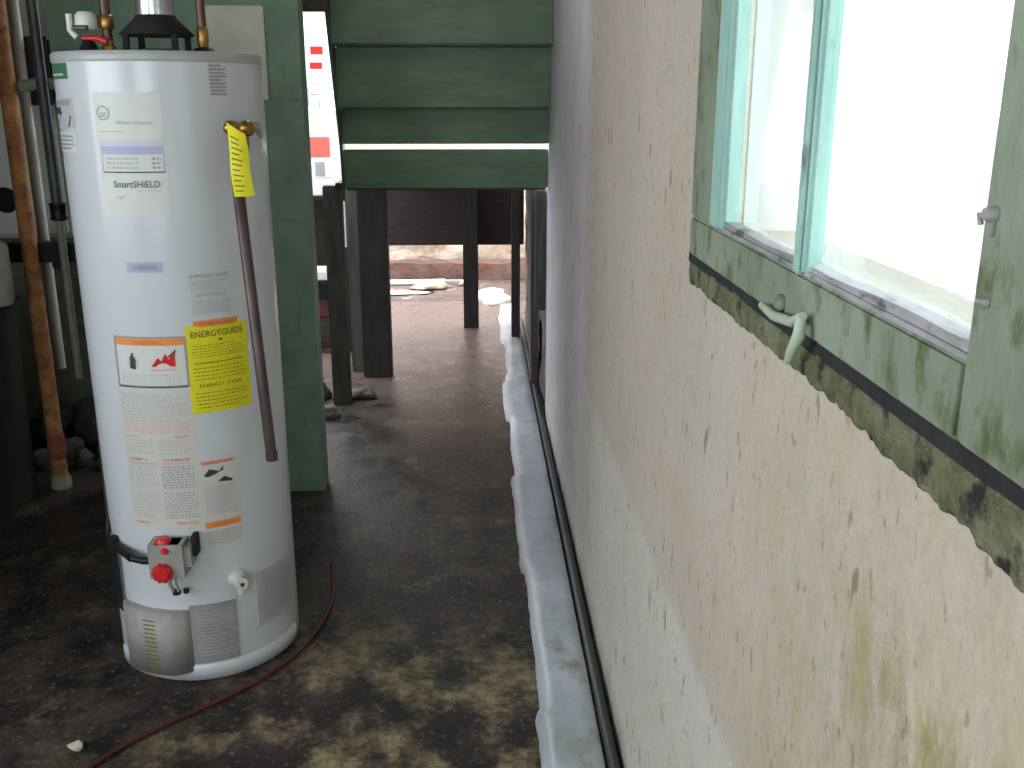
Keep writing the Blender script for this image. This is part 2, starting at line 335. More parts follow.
# ragged mossy sill
def sill():
    m = mb('moss'); n = 260; vs = []; y0, y1 = .40, 1.385
    for i in range(n+1):
        y = y0+(y1-y0)*i/n
        lo = 1.149+.005*noise.noise((y*14, 1, 0))+.004*noise.noise((y*60, 2, 0))+.002*noise.noise((y*170, 2, 0)) - .009*min(1, max(0, (.80-y)/.2)) - .012*max(0, (.56-y)/.1)
        pr = .0035+.0022*noise.noise((y*22, 5, 0))+.0012*noise.noise((y*70, 5, 0))
        vs += [(WX, y, lo-.001), (WX-pr*.7, y, lo), (WX-pr, y, lo+.004), (WX-pr*1.4, y, 1.166), (WX-pr, y, 1.180), (WX, y, 1.181)]
    k = 6; fs = [(i*k+j, i*k+(j+1) % k, (i+1)*k+(j+1) % k, (i+1)*k+j) for i in range(n) for j in range(k)]
    fs += [tuple(range(k)), tuple(range(n*k, n*k+k))]; m.add(vs, fs, True); return m
s = sill().build('window_sill', win); s['label'] = 'ragged mossy ledge below the frame'
g = mb('grime'); rough_box(g, (WX-.0045, .42, 1.178), (WX, 1.392, 1.1935), 30, .0015); g.build('grime_strip', win)  # dark strip paints in the shade and dirt of the groove under the casing
# sash fastener on the bottom rail
lt = empty('latch', (0, 0, 0)); lt.parent = win; lt.location = Vector((0, 0, 0)); 
X = cx0
def pX(x, y, X): return onX(x, y, X)
m = mb('sage')
p0 = pX(783, 303, X); m.lathe(p0, [(.008, 0), (.009, .004), (.006, .007), (.004, .009)], (-1, 0, 0), 16)
m.use('palesage').tube([pX(762, 305, X-.008), pX(774, 316, X-.010), pX(792, 322, X-.012), pX(803, 316, X-.010)], [.004, .005, .005, .004], 10)
m.tube([pX(801, 316, X-.010), pX(799, 335, X-.013), pX(791, 352, X-.012), pX(787, 362, X-.009)], [.005, .006, .005, .003], 10)
bpy.data.objects.remove(lt)
o = m.build('latch', win); o['label'] = 'pale painted sash latch'
m = mb('greymetal'); p = pX(996, 214, X); m.lathe(p, [(.0045, 0), (.005, .004), (.0035, .007)], (-1, 0, 0), 14); m.box(p+Vector((-.004, -.002, -.013)), p+Vector((0, .0025, 0)), .001)
m.tube([p+Vector((-.004, 0, -.001)), p+Vector((-.006, .007, -.001)), p+Vector((-.005, .006, -.007))], .0018, 8)
o = m.build('hinge_pin', win)
m = mb('greymetal'); p = pX(988, 303, X); m.lathe(p, [(.0028, 0), (.0028, .003), (.0012, .007)], (-1, .2, .2), 12); m.build('screw_eye', win)

# ------------------------------------------------------------------ drain lining along the wall base
def lining():
    m = mb('curb'); n = 220; vs = []; y0, y1 = .8, 6.75; k = 8
    for i in range(n+1):
        y = y0+(y1-y0)*i/n
        step = .018*(math.floor(y*1.35+.3) % 2)
        xl = .128+step*.8+.010*noise.noise((y*3, 0, 3))+.004*noise.noise((y*18, 0, 3))+(.02 if y > 4.8 else 0)
        xr = .268
        for j in range(k):
            t = j/(k-1); x = xl+(xr-xl)*t
            z = .028+.005*noise.noise((x*9, y*4, 0))+.001*noise.noise((x*40, y*20, 2))
            if j == 0: z = -.002
            if j == 1: x = xl+.006; z -= .006
            if j == k-1: z -= .010
            vs.append((x, y, z))
    fs = [(i*k+j, i*k+j+1, (i+1)*k+j+1, (i+1)*k+j) for i in range(n) for j in range(k-1)]
    m.add(vs, fs, True)
    b0 = [vs[0], vs[k-1], (vs[k-1][0], vs[k-1][1], -.002)]; 
    return m
o = lining().build('drain_lining'); tag(o, 'long wet blue grey strip lying on the floor beside the right wall', 'drain channel')
pts = [(.288+.004*noise.noise((y*.7, 3, 0)), y, .016+.003*noise.noise((y*.9, 9, 0))) for y in [.8+i*.12 for i in range(48)]]
tag(mb('pipe_dark').tube(pts, .013, 12).build('drain_hose'), 'dark grey hose running between the blue grey strip and the wall', 'hose')

# ------------------------------------------------------------------ stairs at the far end (seen from beneath)
st = empty('staircase', (-.1, 4.2, 0)); tag(st, 'green painted wooden stairs crossing the passage, seen from underneath', 'stairs')
XL, XR = -.545, .3095
def riser(y, z0, z1, key='green', xl=XL):
    rows = mb(key); rows.box((xl, y, z0), (XR, y+.022, z1), .003); r = rows.build('riser', st); return r
riser(4.22, 1.043, 1.202); riser(4.19, 1.225, 1.366); riser(4.10, 1.372, 1.602); riser(4.00, 1.61, 1.86); riser(3.90, 1.87, 2.10); riser(3.8, 2.11, 2.29)
for y0, y1, z in ((4.122, 4.212, 1.372), (4.022, 4.122, 1.608), (3.922, 4.022, 1.868), (3.822, 3.922, 2.108)):
    mb('green_dark').box((XL, y0-.01, z-.006), (XR, y1, z+.012), .002).build('tread', st)
def stringer(x0, x1):
    a = [(4.26, .99), (4.26, 1.20), (3.86, 2.29), (3.66, 2.29), (3.99, 1.62), (4.19, 1.20), (4.21, 1.04), (4.21, .99)]
    return mb('green_dark').quadprism([(x0, y, z) for y, z in a], (x1-x0, 0, 0)).build('stringer', st)
stringer(XL-.012, XL); 
a = onY(305, 11, 3.62)
struct(mb('darkwood').box((-.66, 3.62, a.z), (-.50, 3.66, 2.3), .003).build('trim_1'))
dk = empty('porch_deck', (-.15, 5.3, 0)); tag(dk, 'dark low wooden deck with board fascia spanning the far end of the passage', 'deck')
for k in range(9):
    y = 4.30+k*.22; mb('darkwood').box((-.6, y, 1.026), (WX-.004, y+.20, 1.058), .003).build('deck_board', dk)  # deck boards are unseen, added to keep sky light off the passage below
for z0, z1 in ((.520, .645), (.645, .770), (.770, .897), (.897, 1.024)):
    mb('darkwood').box((-.6, 6.2, z0), (WX-.004, 6.24, z1), .0015).build('fascia_board', dk)
for x0, x1 in ((-.079, .016),):
    mb('darkpost').box((x0, 6.13, -.003), (x1, 6.2, 1.026), .004).build('post', dk)
mb('darkpost').box((-.592, 4.98, -.003), (-.446, 5.08, 1.026), .004).build('post', dk)
mb('greywood').box((-.665, 5.09, -.003), (-.60, 5.15, 1.026), .004).build('post', dk)
mb('darkpost').box((.212, 5.75, -.003), (.262, 5.83, 1.026), .004).build('post', dk)
mb('greywood').box((.27, 4.75, -.003), (.308, 4.9, 1.026), .004).build('post', dk)
mb('greywood').box((.262, 4.27, .5), (.308, 4.33, 1.026), .004).build('post', dk)
# grey post left of the stairs
a = onZ(335, 402); b = onZ(352, 402)
tag(mb('greywood').box((a.x, 4.5, -.003), (b.x, 4.57, 1.03), .004).build('timber_post'), 'narrow weathered grey timber post left of the green stairs', 'post')

# rubble ledge at base of posts
def rock(c, r, seed, key='stone', name='stone'):
    import bmesh
    bm = bmesh.new(); bmesh.ops.create_icosphere(bm, subdivisions=3, radius=1)
    for v in bm.verts:
        n = noise.noise(v.co*1.3+Vector((seed, 0, 0))); d = 1+.45*n+.12*noise.noise(v.co*4+Vector((seed, 3, 0)))
        v.co = Vector((c[0]+v.co.x*r[0]*d, c[1]+v.co.y*r[1]*d, max(-.002, c[2]+v.co.z*r[2]*d)))
    m = mb(key); bm.verts.index_update(); m.add([v.co for v in bm.verts], [[v.index for v in f.verts] for f in bm.faces], True); bm.free()
    return m.build(name)
R = [((-.72, 4.32), (.10, .05, .035), 'wide flat grey stone on the floor at the foot of the timber post'),
     ((-.56, 4.62), (.07, .05, .03), 'small dark stone on the floor between the two posts'),
     ((-.80, 4.62), (.08, .06, .06), 'rounded grey stone beside the shelf behind the timber post')]
for i, (p, r, l) in enumerate(R): tag(rock((*p, r[2]*.6), r, i*3.1), l, 'stone')

# ------------------------------------------------------------------ shelf with cartons outside, seen through the slot
sh = empty('shelf_unit', (-.88, 5.6, 0)); tag(sh, 'dark narrow shelf unit seen in the slot between green wall and stairs', 'shelf')
sx0, sx1, sy0, sy1 = -1.02, -.775, 5.5, 5.8
for z in (.03, .40, .87):
    mb('black').box((sx0, sy0, z), (sx1, sy1, z+.022), .002).build('shelf_board', sh)
for x in (sx0, sx1-.02):
    for y in (sy0, sy1-.02): mb('black').box((x, y, 0), (x+.02, y+.02, .87)).build('upright', sh)
mb('black').box((sx0, sy1-.01, .03), (sx1, sy1, .87)).build('back_panel', sh)
def carton(x0, x1, z0, z1, key, label, marks=(), y0=5.52, y1=5.76, name='carton'):
    m = mb(key).box((x0, y0, z0), (x1, y1, z1), .004)
    for k, a, b, c, d in marks:
        m.use(k).box((x0+(x1-x0)*a, y0-.0015, z0+(z1-z0)*c), (x0+(x1-x0)*b, y0, z0+(z1-z0)*d))
    return tag(m.build(name), label, 'box', 'cartons stacked on the dark shelf')
z = .892
def zz(py): return onY(325, py, 5.52).z
carton(-.93, -.775, .892, zz(178), 'white', 'low white carton at the bottom of the stack on the dark shelf')
carton(-.925, -.775, zz(178), zz(158), 'white', 'white carton with a grey mark below the pink red one', [('inkgrey', .35, .7, .1, .8)])
carton(-.93, -.78, zz(158), zz(136), 'white', 'white carton with a pink red block in the lower half of the stack', [('inkred', .1, .95, .05, .95)])
carton(-.925, -.785, zz(136), zz(112), 'white', 'plain white carton resting on the pink red marked one')
carton(-.92, -.78, zz(112), zz(84), 'white', 'white carton with a fine grey scribble, middle of the stack', [('inkgrey', .2, .25, .2, .9), ('inkgrey', .3, .6, .6, .65), ('inkgrey', .6, .64, .15, .5)])
carton(-.925, -.79, zz(84), zz(72), 'paperwarm', 'thin cream carton below the red striped one')
carton(-.93, -.785, zz(72), zz(40), 'white', 'white carton with two red stripes near the top of the stack', [('red', .0, .12, 0, 1), ('red', .45, .9, .55, .8), ('red', .4, .85, .1, .3)])
carton(-.915, -.78, zz(40), zz(10), 'white', 'plain white carton topmost of the stack')
tag(mb('white').box((-.94, 5.505, .4225), (-.80, 5.7, .475), .006).build('tray'), 'white tray on the middle board of the dark shelf', 'tray')
tag(mb('darkwood').box((-.96, 5.52, .052), (-.80, 5.76, .20), .006).build('crate'), 'dark brown crate on the bottom board of the dark shelf', 'crate')
tag(mb('reddark').box((-.93, 5.53, .20), (-.83, 5.72, .27), .01).build('tin_box'), 'dull red tin box on top of the brown crate in the dark shelf', 'box')
a = onY(341, 185, 5.6); b = onY(353, 246, 5.6)
tag(mb('white').quadprism([(a.x, 5.6, b.z-.6), (b.x-.005, 5.6, b.z-.6), (b.x-.01, 5.6, a.z+.02), (a.x-.012, 5.6, a.z+.02)], (0, .02, 0)).build('plank'), 'white upright plank standing between the two posts left of the deck', 'plank')  # white strip stands for blown-out daylight seen between the posts
tag(mb('darkpost').box((-.77, 5.54, -.003), (-.60, 5.585, .60), .004).build('low_board'), 'dark upright board in front of the white plank', 'board')
tag(mb('white').tube([(-.765, 5.45, -.0), (-.757, 5.45, 1.9)], .008, 10).build('conduit'), 'thin pale upright conduit at the right side of the carton stack', 'conduit')
M['steel_blue']

# ------------------------------------------------------------------ outside
def yardz(x, y):
    return -.002-.02*max(0, y-6.9)+.012*noise.noise((x*3, y*3, 0))*min(1, max(0, (y-6.95)*3))
struct(ground('floor_yard', -3, .45, 7.0, 9.6, 40, 30, yardz, 'yard'))
m = mb('brownledge'); rough_box(m, (-3, 8.0, -.1), (.9, 8.2, .115), 34, .022, 2); tag(m.build('stone_ledge'), 'low brown stone ledge outside beyond the deck opening', 'ledge')
m = mb('greymetal'); m.box((-2.5, 7.90, -.06), (-.1, 7.98, -.012), .005); tag(m.build('step_edge'), 'pale grey strip along the foot of the brown ledge', 'edging')
m = mb('cream'); rough_box(m, (-3, 8.29, -.1), (.9, 9.6, .52), 34, .05, 5); tag(m.build('rubble_bank'), 'bank of cream rubble above the brown stone ledge', 'rubble', kind='stuff')
struct(mb('snow').box((-40, 9.5, -.4), (40, 60, -.15)).build('floor_far_ground'))
struct(mb('snow').box((.47, -30, .7), (40, 9.5, .9)).build('floor_outside_ground'))
tag(mb('white').tube([(-1.6, 7.78, -.0), (-.75, 7.76, .0), (-.25, 7.80, -.0)], .022, 12).build('pipe'), 'white pipe lying on the ground before the brown ledge', 'pipe')
tag(rock((-.36, 7.56, -.01), (.14, .08, .045), 4.4, 'cream'), 'cream lump of rubble on the yard left of the dark centre post', 'stone')
tag(rock((-.06, 7.7, -.01), (.08, .08, .045), 5.4, 'cream'), 'small cream lump right beside the dark centre post', 'stone')
tag(rock((.10, 7.12, .0), (.13, .24, .055), 8.1, 'snow'), 'white lump of grit on the yard right of the dark centre post', 'stone')
tag(rock((-.62, 7.35, -.01), (.30, .10, .02), 9.4, 'snow'), 'flat patch of white grit at the left end of the yard opening', 'grit', kind='stuff')

struct(mb('stucco').box((-8, 11.0, -.5), (1.5, 11.3, 3.6)).build('wall_neighbour'))  # wall added so the wet floor does not mirror open sky
struct(mb('stucco').box((-3.6, 6.4, -.5), (-3.4, 11, 2.6)).build('wall_yard_side'))
# ------------------------------------------------------------------ water heater
HC = Vector((-.7215, 2.399, 0)); HR = .2268; HZ = 1.5
wh = empty('water_heater', HC); tag(wh, 'tall white cylindrical gas water heater covered in stickers, left of the passage', 'water heater')
mb('enamel').lathe(HC, [(HR-.012, 0.0), (HR, .010), (HR, .06), (HR, .6), (HR, 1.0), (HR, 1.478)], n=96).build('tank_jacket', wh)
r = mb('enamel_rim').lathe(HC, [(HR+.001, 1.478), (HR+.0025, 1.480), (HR+.0025, 1.496), (HR-.002, 1.5)], n=96).build('top_rim', wh); r['label'] = 'grey rim around the tank top'
def hit(px, py, rr=HR):
    d = ray(px, py); o = O-HC
    A = d.x**2+d.y**2; B = 2*(o.x*d.x+o.y*d.y); Cc = o.x**2+o.y**2-rr*rr; D = B*B-4*A*Cc
    t = (-B-math.sqrt(max(D, 0)))/(2*A); p = O+d*t
    return math.atan2(p.x-HC.x, -(p.y-HC.y)), p.z     # angle measured from -Y (towards the camera), + to the right
def cyl(a, z, off=0.0): return Vector((HC.x+math.sin(a)*(HR+off), HC.y-math.cos(a)*(HR+off), z))
class Lab:
    """a sticker wrapped on the tank; local coordinates u,v in metres from its lower left corner"""
    def __init__(s, l, t, r, b, key, off=.0006, name='sticker'):
        cxp, cyp = (l+r)/2, (t+b)/2
        s.a0 = hit(l, cyp)[0]; s.a1 = hit(r, cyp)[0]; s.z1 = hit(cxp, t)[1]; s.z0 = hit(cxp, b)[1]
        s.W = (s.a1-s.a0)*HR; s.Hh = s.z1-s.z0; s.off = off; s.m = MB(); s.name = name
        if key: s.rect(0, 0, 1, 1, key, 0, True)
    def rect(s, u0, v0, u1, v1, key, lv=1, thick=False):
        s.m.use(key); n = max(1, int((u1-u0)*s.W/.008)); off = s.off+lv*.0005
        vs = []
        for i in range(n+1):
            a = s.a0+(s.a1-s.a0)*(u0+(u1-u0)*i/n)
            for v in (v0, v1): vs.append(cyl(a, s.z0+s.Hh*v, off))
        fs = [(2*i, 2*i+2, 2*i+3, 2*i+1) for i in range(n)]
        if thick:
            for i in range(n+1):
                a = s.a0+(s.a1-s.a0)*(u0+(u1-u0)*i/n)
                for v in (v0, v1): vs.append(cyl(a, s.z0+s.Hh*v, -.0005))
            k = 2*(n+1); fs += [(2*i+k, 2*i+1+k, 2*i+3+k, 2*i+2+k) for i in range(n)]
            fs += [(2*i, 2*i+k, 2*i+2+k, 2*i+2) for i in range(n)]+[(2*i+1, 2*i+3, 2*i+3+k, 2*i+1+k) for i in range(n)]
            fs += [(0, 1, 1+k, k), (2*n, 2*n+k, 2*n+1+k, 2*n+1)]
        s.m.add(vs, fs); return s
    def poly(s, pts, key, lv=2):
        s.m.use(key); s.m.add([cyl(s.a0+(s.a1-s.a0)*u, s.z0+s.Hh*v, s.off+lv*.0005) for u, v in pts], [tuple(range(len(pts)))]); return s
    def ring(s, u, v, r0, r1, key, n=24):
        s.m.use(key); vs = []
        for k in range(n):
            for r in (r0, r1): vs.append(cyl(s.a0+(s.a1-s.a0)*(u+r*math.cos(2*PI*k/n)/s.W), s.z0+s.Hh*(v+r*math.sin(2*PI*k/n)/s.Hh), s.off+.001))
        s.m.add(vs, [(2*k, 2*k+1, (2*k+3) % (2*n), (2*k+2) % (2*n)) for k in range(n)]); return s
    def text(s, txt, u, v, w, key, h=None, shear=0):
        cu = bpy.data.curves.new('t', 'FONT'); cu.body = txt; cu.align_x = 'LEFT'; cu.resolution_u = 2; cu.shear = shear
        ob = bpy.data.objects.new('t', cu); C.objects.link(ob)
        me = bpy.data.meshes.new_from_object(ob.evaluated_get(bpy.context.evaluated_depsgraph_get()))
        xs = [q.co.x for q in me.vertices]; ys = [q.co.y for q in me.vertices]
        if xs:
            x0, x1, y0, y1 = min(xs), max(xs), min(ys), max(ys)
            sc = w*s.W/(x1-x0); sy = h*s.Hh/(y1-y0) if h else sc
            s.m.use(key); s.m.add([cyl(s.a0+(s.a1-s.a0)*(u+(q.co.x-x0)*sc/s.W), s.z0+s.Hh*v+(q.co.y-y0)*sy, s.off+.0012) for q in me.vertices], [tuple(p.vertices) for p in me.polygons])
        bpy.data.objects.remove(ob); bpy.data.curves.remove(cu); bpy.data.meshes.remove(me); return s
    def lines(s, u0, v0, u1, v1, n, key, seed=0, fill=.5):
        rd = random.Random(seed); dv = (v1-v0)/n
        for i in range(n):
            u = u0; v = v0+dv*i
            end = u1-(rd.random()*.3*(u1-u0) if rd.random() < .3 else 0)
            while u < end:
                w = rd.uniform(.03, .14)*min(1, .07/s.W*.9); w = min(w, end-u)
                s.rect(u, v+dv*.2, u+w, v+dv*(.2+fill), key); u += w+.02
        return s
    def done(s, label=None):
        o = s.m.build(s.name, wh)
        if label: o['label'] = label
        return o
# left-side stickers
L = Lab(52, 63, 67, 79, 'logogreen'); L.rect(.15, .2, .85, .35, 'inkpale'); L.rect(.15, .55, .85, .7, 'logogreen'); L.done('small green sticker near the top left')
L = Lab(56, 98, 74, 128, 'inkpale'); L.rect(.1, .75, .9, .95, 'inkgrey'); L.poly([(.2, .1), (.8, .05), (.9, .4), (.45, .55)], 'inkdark'); L.poly([(.15, .45), (.5, .5), (.45, .7), (.2, .68)], 'inkdark'); L.done('small grey pictogram sticker on the left side')
L = Lab(60, 132, 77, 152, 'paper'); L.lines(.1, .1, .9, .9, 4, 'inkgrey', 3); L.done('tiny printed sticker on the left side')
L = Lab(64, 160, 90, 200, None); L.poly([(.0, .95), (.15, 1), (1, .3), (.55, .0), (.2, .05)], 'inkpale', 0); L.done('pale triangular mark')
# brand panel
L = Lab(99, 92, 166, 216, 'paper', .0004)
L.ring(.15, .835, .0125, .0150, 'inkgrey'); L.text('GE', .095, .805, .11, 'inkgrey', shear=.3)
L.text('Water Heater', .34, .745, .52, 'inkpale', .03, .2)
L.rect(.02, .685, .44, .692, 'inkredpale')
L.rect(.05, .57, .97, .615, 'lavlight'); L.rect(.05, .505, .97, .57, 'lav')
L.rect(.05, .36, .06, .505, 'inkgrey'); L.rect(.96, .36, .97, .505, 'inkgrey'); L.rect(.05, .355, .97, .365, 'inkdark')
L.lines(.12, .38, .6, .49, 3, 'inkpale', 5); L.lines(.8, .38, .92, .49, 3, 'inkgrey', 6)
L.text('SmartSHIELD', .20, .235, .68, 'inkdark', .055, .1); L.lines(.55, .2, .9, .22, 1, 'inkpale', 2)
L.poly([(.22, .165), (.28, .14), (.40, .185), (.28, .15)], 'inkgrey'); L.done('off-white brand panel with a round emblem and lavender bar')
L = Lab(209, 64, 226, 96, None); L.lines(0, 0, 1, 1, 9, 'inkgrey', 11, .6); L.done('small block of grey print')
L = Lab(127, 262, 163, 273, 'lav'); L.text('THERMAL', .12, .25, .76, 'inkgrey', .5); L.done('small lavender tag')
L = Lab(188, 271, 232, 314, None); L.text('IMPORTANT', .05, .86, .9, 'inkgrey', .08); L.lines(.05, .55, .95, .82, 5, 'inkpale', 21); L.text('READ FIRST', .15, .42, .7, 'inkgrey', .08); L.lines(.05, .02, .95, .36, 6, 'inkpale', 22); L.done('block of pale grey print')
# danger label
L = Lab(117, 337, 188, 388, 'inkpale'); L.rect(.03, .05, .97, .95, 'paper'); L.rect(.03, .83, .97, .97, 'orange', 2); L.text('WARNING', .3, .85, .4, 'inkred', .08)
L.ring(.27, .52, .011, .0125, 'inkpale'); L.poly([(.22, .38), (.3, .36), (.31, .55), (.26, .66), (.23, .6)], 'inkdark', 3); L.ring(.27, .66, .0, .003, 'inkdark')
L.poly([(.52, .42), (.84, .42), (.84, .72), (.76, .56), (.72, .68), (.66, .52), (.62, .6)], 'red', 3); L.poly([(.74, .6), (.86, .76), (.84, .6)], 'inkdark', 3); L.rect(.52, .34, .84, .37, 'inkredpale', 2)
L.lines(.08, .08, .9, .28, 4, 'inkpale', 31)
for q in ((0, 0, 1, .035), (0, 0, .012, 1), (.975, 0, 1, 1), (0, .965, 1, 1)): L.rect(*q, 'inkgrey', 2)
L.rect(.02, 0, .98, .025, 'inkdark', 3); L.done('white warning sticker with orange strip and red flame')
# EnergyGuide
L = Lab(193, 319, 238, 333, 'orange', .0005); L.text('WARNING', .1, .5, .8, 'inkred', .35); L.done('orange warning strip above the yellow sticker')
L = Lab(188, 324, 249, 411, 'yellow', .0012); L.text('ENERGYGUIDE', .08, .875, .84, 'inkdark', .07); L.rect(.5, .82, .56, .84, 'inkdark')
L.lines(.08, .64, .92, .80, 5, 'olive', 41, .25); L.rect(.1, .575, .9, .585, 'olive', 2); L.lines(.08, .38, .92, .55, 4, 'olive', 42, .25); L.text('ENERGY COST', .15, .30, .7, 'olive', .04); L.lines(.08, .05, .92, .26, 5, 'olive', 43, .25); L.done('yellow energy sticker with black heading')
# long instruction sticker
L = Lab(126, 391, 198, 529, 'paperwarm', .0005)
L.lines(.05, .80, .95, .98, 9, 'inkpale', 51); L.lines(.05, .70, .95, .80, 5, 'inkredpale', 52)
L.lines(.05, .55, .47, .66, 5, 'inkpale', 53); L.lines(.53, .55, .95, .66, 5, 'inkpale', 54)
L.text('LIGHTING', .06, .665, .2, 'inkredpale', .016); L.text('STOP', .74, .665, .16, 'inkred', .018)
L.lines(.05, .30, .47, .49, 10, 'inkpale', 55); L.lines(.53, .30, .95, .47, 9, 'inkgrey', 56); L.text('STEP 1', .08, .50, .26, 'inkred', .020); L.text('TO TURN OFF', .56, .50, .34, 'inkred', .020); L.lines(.08, .475, .9, .495, 1, 'inkredpale', 50)
L.lines(.05, .08, .47, .28, 10, 'inkpale', 57); L.lines(.53, .08, .95, .28, 10, 'inkgrey', 58, .4); L.text('GAS', .08, .035, .2, 'orange', .018); L.text('NOTICE', .66, .035, .28, 'orange', .020); L.done('long cream instruction sticker of fine print')
L = Lab(202, 455, 240, 545, 'paperwarm', .0005)
L.rect(.05, .915, .92, .955, 'inkredpale'); L.text('DANGER', .1, .92, .78, 'inkred', .03)
L.poly([(.1, .80), (.25, .87), (.5, .83), (.62, .89), (.6, .84), (.35, .80), (.2, .78)], 'inkdark'); L.poly([(.45, .72), (.62, .77), (.85, .72), (.8, .70)], 'inkdark')
L.lines(.08, .36, .9, .68, 12, 'inkpale', 61); L.rect(.03, .21, .97, .28, 'orange'); L.text('CAUTION', .2, .225, .6, 'inkred', .035); L.lines(.05, .02, .95, .18, 5, 'inkpale', 63); L.done('narrow sticker with red and orange headings')
L = Lab(257, 563, 293, 618, 'inkpale', .0008); L.lines(.1, .08, .9, .92, 14, 'inkgrey', 71, .35); L.done('grey printed plate low on the right side')
# burner access door (outer) and inner cover
L = Lab(192, 603, 238, 661, 'greymetal', .004, 'access_panel'); L.rect(.04, .0, .96, .03, 'inkgrey'); L.lines(.12, .12, .85, .9, 14, 'inkpale', 81, .3); L.done('grey speckled access panel')
m = mb('greymetal')
a0, a1 = hit(130, 635)[0], hit(192, 635)[0]; z0 = hit(162, 668)[1]; z1 = hit(162, 609)[1]
n = 14; prof = []
for i in range(n+1):
    t = i/n; a = a0+(a1-a0)*t; o_ = .004+.024*min(1, math.sin(PI*t)*1.8)
    prof.append((a, o_))
vs = [cyl(a, z, o_) for a, o_ in prof for z in (z0, z1)]+[cyl(a, z, -.001) for a, o_ in prof for z in (z0, z1)]
k = 2*(n+1); fs = [(2*i, 2*i+2, 2*i+3, 2*i+1) for i in range(n)]+[(2*i+1, 2*i+3, 2*i+3+k, 2*i+1+k) for i in range(n)]+[(2*i, 2*i+k, 2*i+2+k, 2*i+2) for i in range(n)]+[(0, 1, 1+k, k), (2*n, 2*n+k, 2*n+1+k, 2*n+1)]
m.add(vs, fs, True)
am = (a0+a1)/2
m.use('olive')
for q in range(12):
    zq = z0+(z1-z0)*(.1+.07*q); vs = [cyl(am-.02+.13*j, zq+dz, .0292) for j in (0, 1) for dz in (0, .0035)]; m.add(vs, [(0, 2, 3, 1)])
o = m.build('burner_cover', wh); o['label'] = 'bulging grey metal burner cover with a yellowish sticker'
# lower skirt and white door frame lip
m = mb('enamel'); 
m.add([cyl(a, z, o_) for i in range(21) for a in [hit(125, 640)[0]+(hit(296, 600)[0]-.15-hit(125, 640)[0])*i/20] for z, o_ in ((.012, .0), (.014, .006), (.05, .006), (.054, .0))], [(4*i+j, 4*i+4+j, 4*i+5+j, 4*i+1+j) for i in range(20) for j in range(3)], True)
m.build('base_lip', wh)
# gas control valve
gv = cyl(hit(178, 560)[0], hit(172, 551)[1], .0); ga = hit(178, 560)[0]
nrm = Vector((math.sin(ga), -math.cos(ga), 0)); tan = Vector((math.cos(ga), math.sin(ga), 0)); up = Vector((0, 0, 1))
def gp(t, z, n): return gv+tan*t+up*z+nrm*n
def obox(m, t0, t1, z0_, z1_, n0, n1):
    q = [gp(t0, z0_, n0), gp(t1, z0_, n0), gp(t1, z1_, n0), gp(t0, z1_, n0)]; return m.quadprism(q, nrm*(n1-n0))
m = mb('greymetal'); obox(m, -.050, .030, -.045, .040, 0, .055); obox(m, .026, .046, -.02, .03, 0, .045); m.use('black'); obox(m, .044, .056, .0, .05, 0, .03); obox(m, -.036, .02, .030, .040, .01, .05)
gvo = m.build('gas_valve', wh); gvo['label'] = 'grey gas control valve with red knobs'
m = mb('red').lathe(gp(-.019, -.028, .052), [(.021, 0), (.0225, .006), (.021, .016), (.015, .022)], nrm, 24)
for q in range(10): 
    a = q*2*PI/10; c = gp(-.019+.021*math.cos(a), -.028+.021*math.sin(a), .055); m.lathe(c, [(.0035, 0), (.0035, .012)], nrm, 8)
o = m.build('control_knob', gvo); o['label'] = 'round red dial'
m = mb('red').lathe(gp(-.018, .036, .034), [(.018, -.004), (.018, .010), (.013, .015)], up, 20); m.lathe(gp(-.010, .026, .050), [(.008, 0), (.009, .008), (.006, .012)], nrm, 14); m.build('gas_knob', gvo)
mb('greymetal').tube([gp(.0, -.045, .035), gp(.002, -.07, .034), gp(.004, -.092, .030)], .0035, 10).build('pilot_tube', gvo)
mb('greymetal').tube([gp(-.012, -.045, .028), gp(-.014, -.07, .034), gp(-.008, -.092, .028)], .005, 10).build('burner_tube', gvo)
m = mb('black').lathe(gp(-.002, -.100, .026), [(.010, 0), (.011, .006), (.007, .012)], up, 12); m.lathe(gp(.020, -.098, .024), [(.007, 0), (.007, .01)], up, 12); m.build('tube_nut', gvo)
# black gas supply line coming from the left, down to the floor
L0 = gp(-.042, -.01, .03); L1 = gp(-.100, -.005, .012); 
m = mb('blackiron').tube([L0, gp(-.07, -.01, .03), L1+nrm*.012], .009, 12)
side = HC+Vector((-(HR+.022), -.02, 0)); 
ha = hit(120, 556); pp = cyl(ha[0], gv.z-.005, .014); m.tube([L1+nrm*.012, pp], .010, 12)
m.lathe(pp-up*.016, [(.014, 0), (.014, .032)], n=14); zb = hit(121, 600)[1]
m.tube([pp, Vector((pp.x, pp.y, zb+.01)), cyl(ha[0]+.05, zb-.01, .002)], .009, 12)
q_ = Vector((pp.x-.022, pp.y+.03, pp.z)); m.tube([pp, q_, q_+Vector((-.004, .03, .05)), Vector((q_.x-.004, q_.y+.04, .75)), Vector((q_.x-.004, q_.y+.04, 1.1))], .006, 10)
m.build('gas_line', wh)
# drain valve, white
da = hit(236, 578); nr = Vector((math.sin(da[0]), -math.cos(da[0]), 0)); c = cyl(da[0], da[1])
m = mb('white').lathe(c, [(.022, 0), (.022, .010), (.014, .012), (.012, .03), (.016, .032), (.016, .042)], nr, 20)
m.use('paperwarm').lathe(c+nr*.034+Vector((0, 0, -.03)), [(.009, 0), (.010, .02), (.009, .03)], n=14); m.use('inkdark').lathe(c+nr*.0425, [(.005, 0), (.005, .002)], nr, 12)
m.build('drain_valve', wh)['label'] = 'white plastic drain valve'
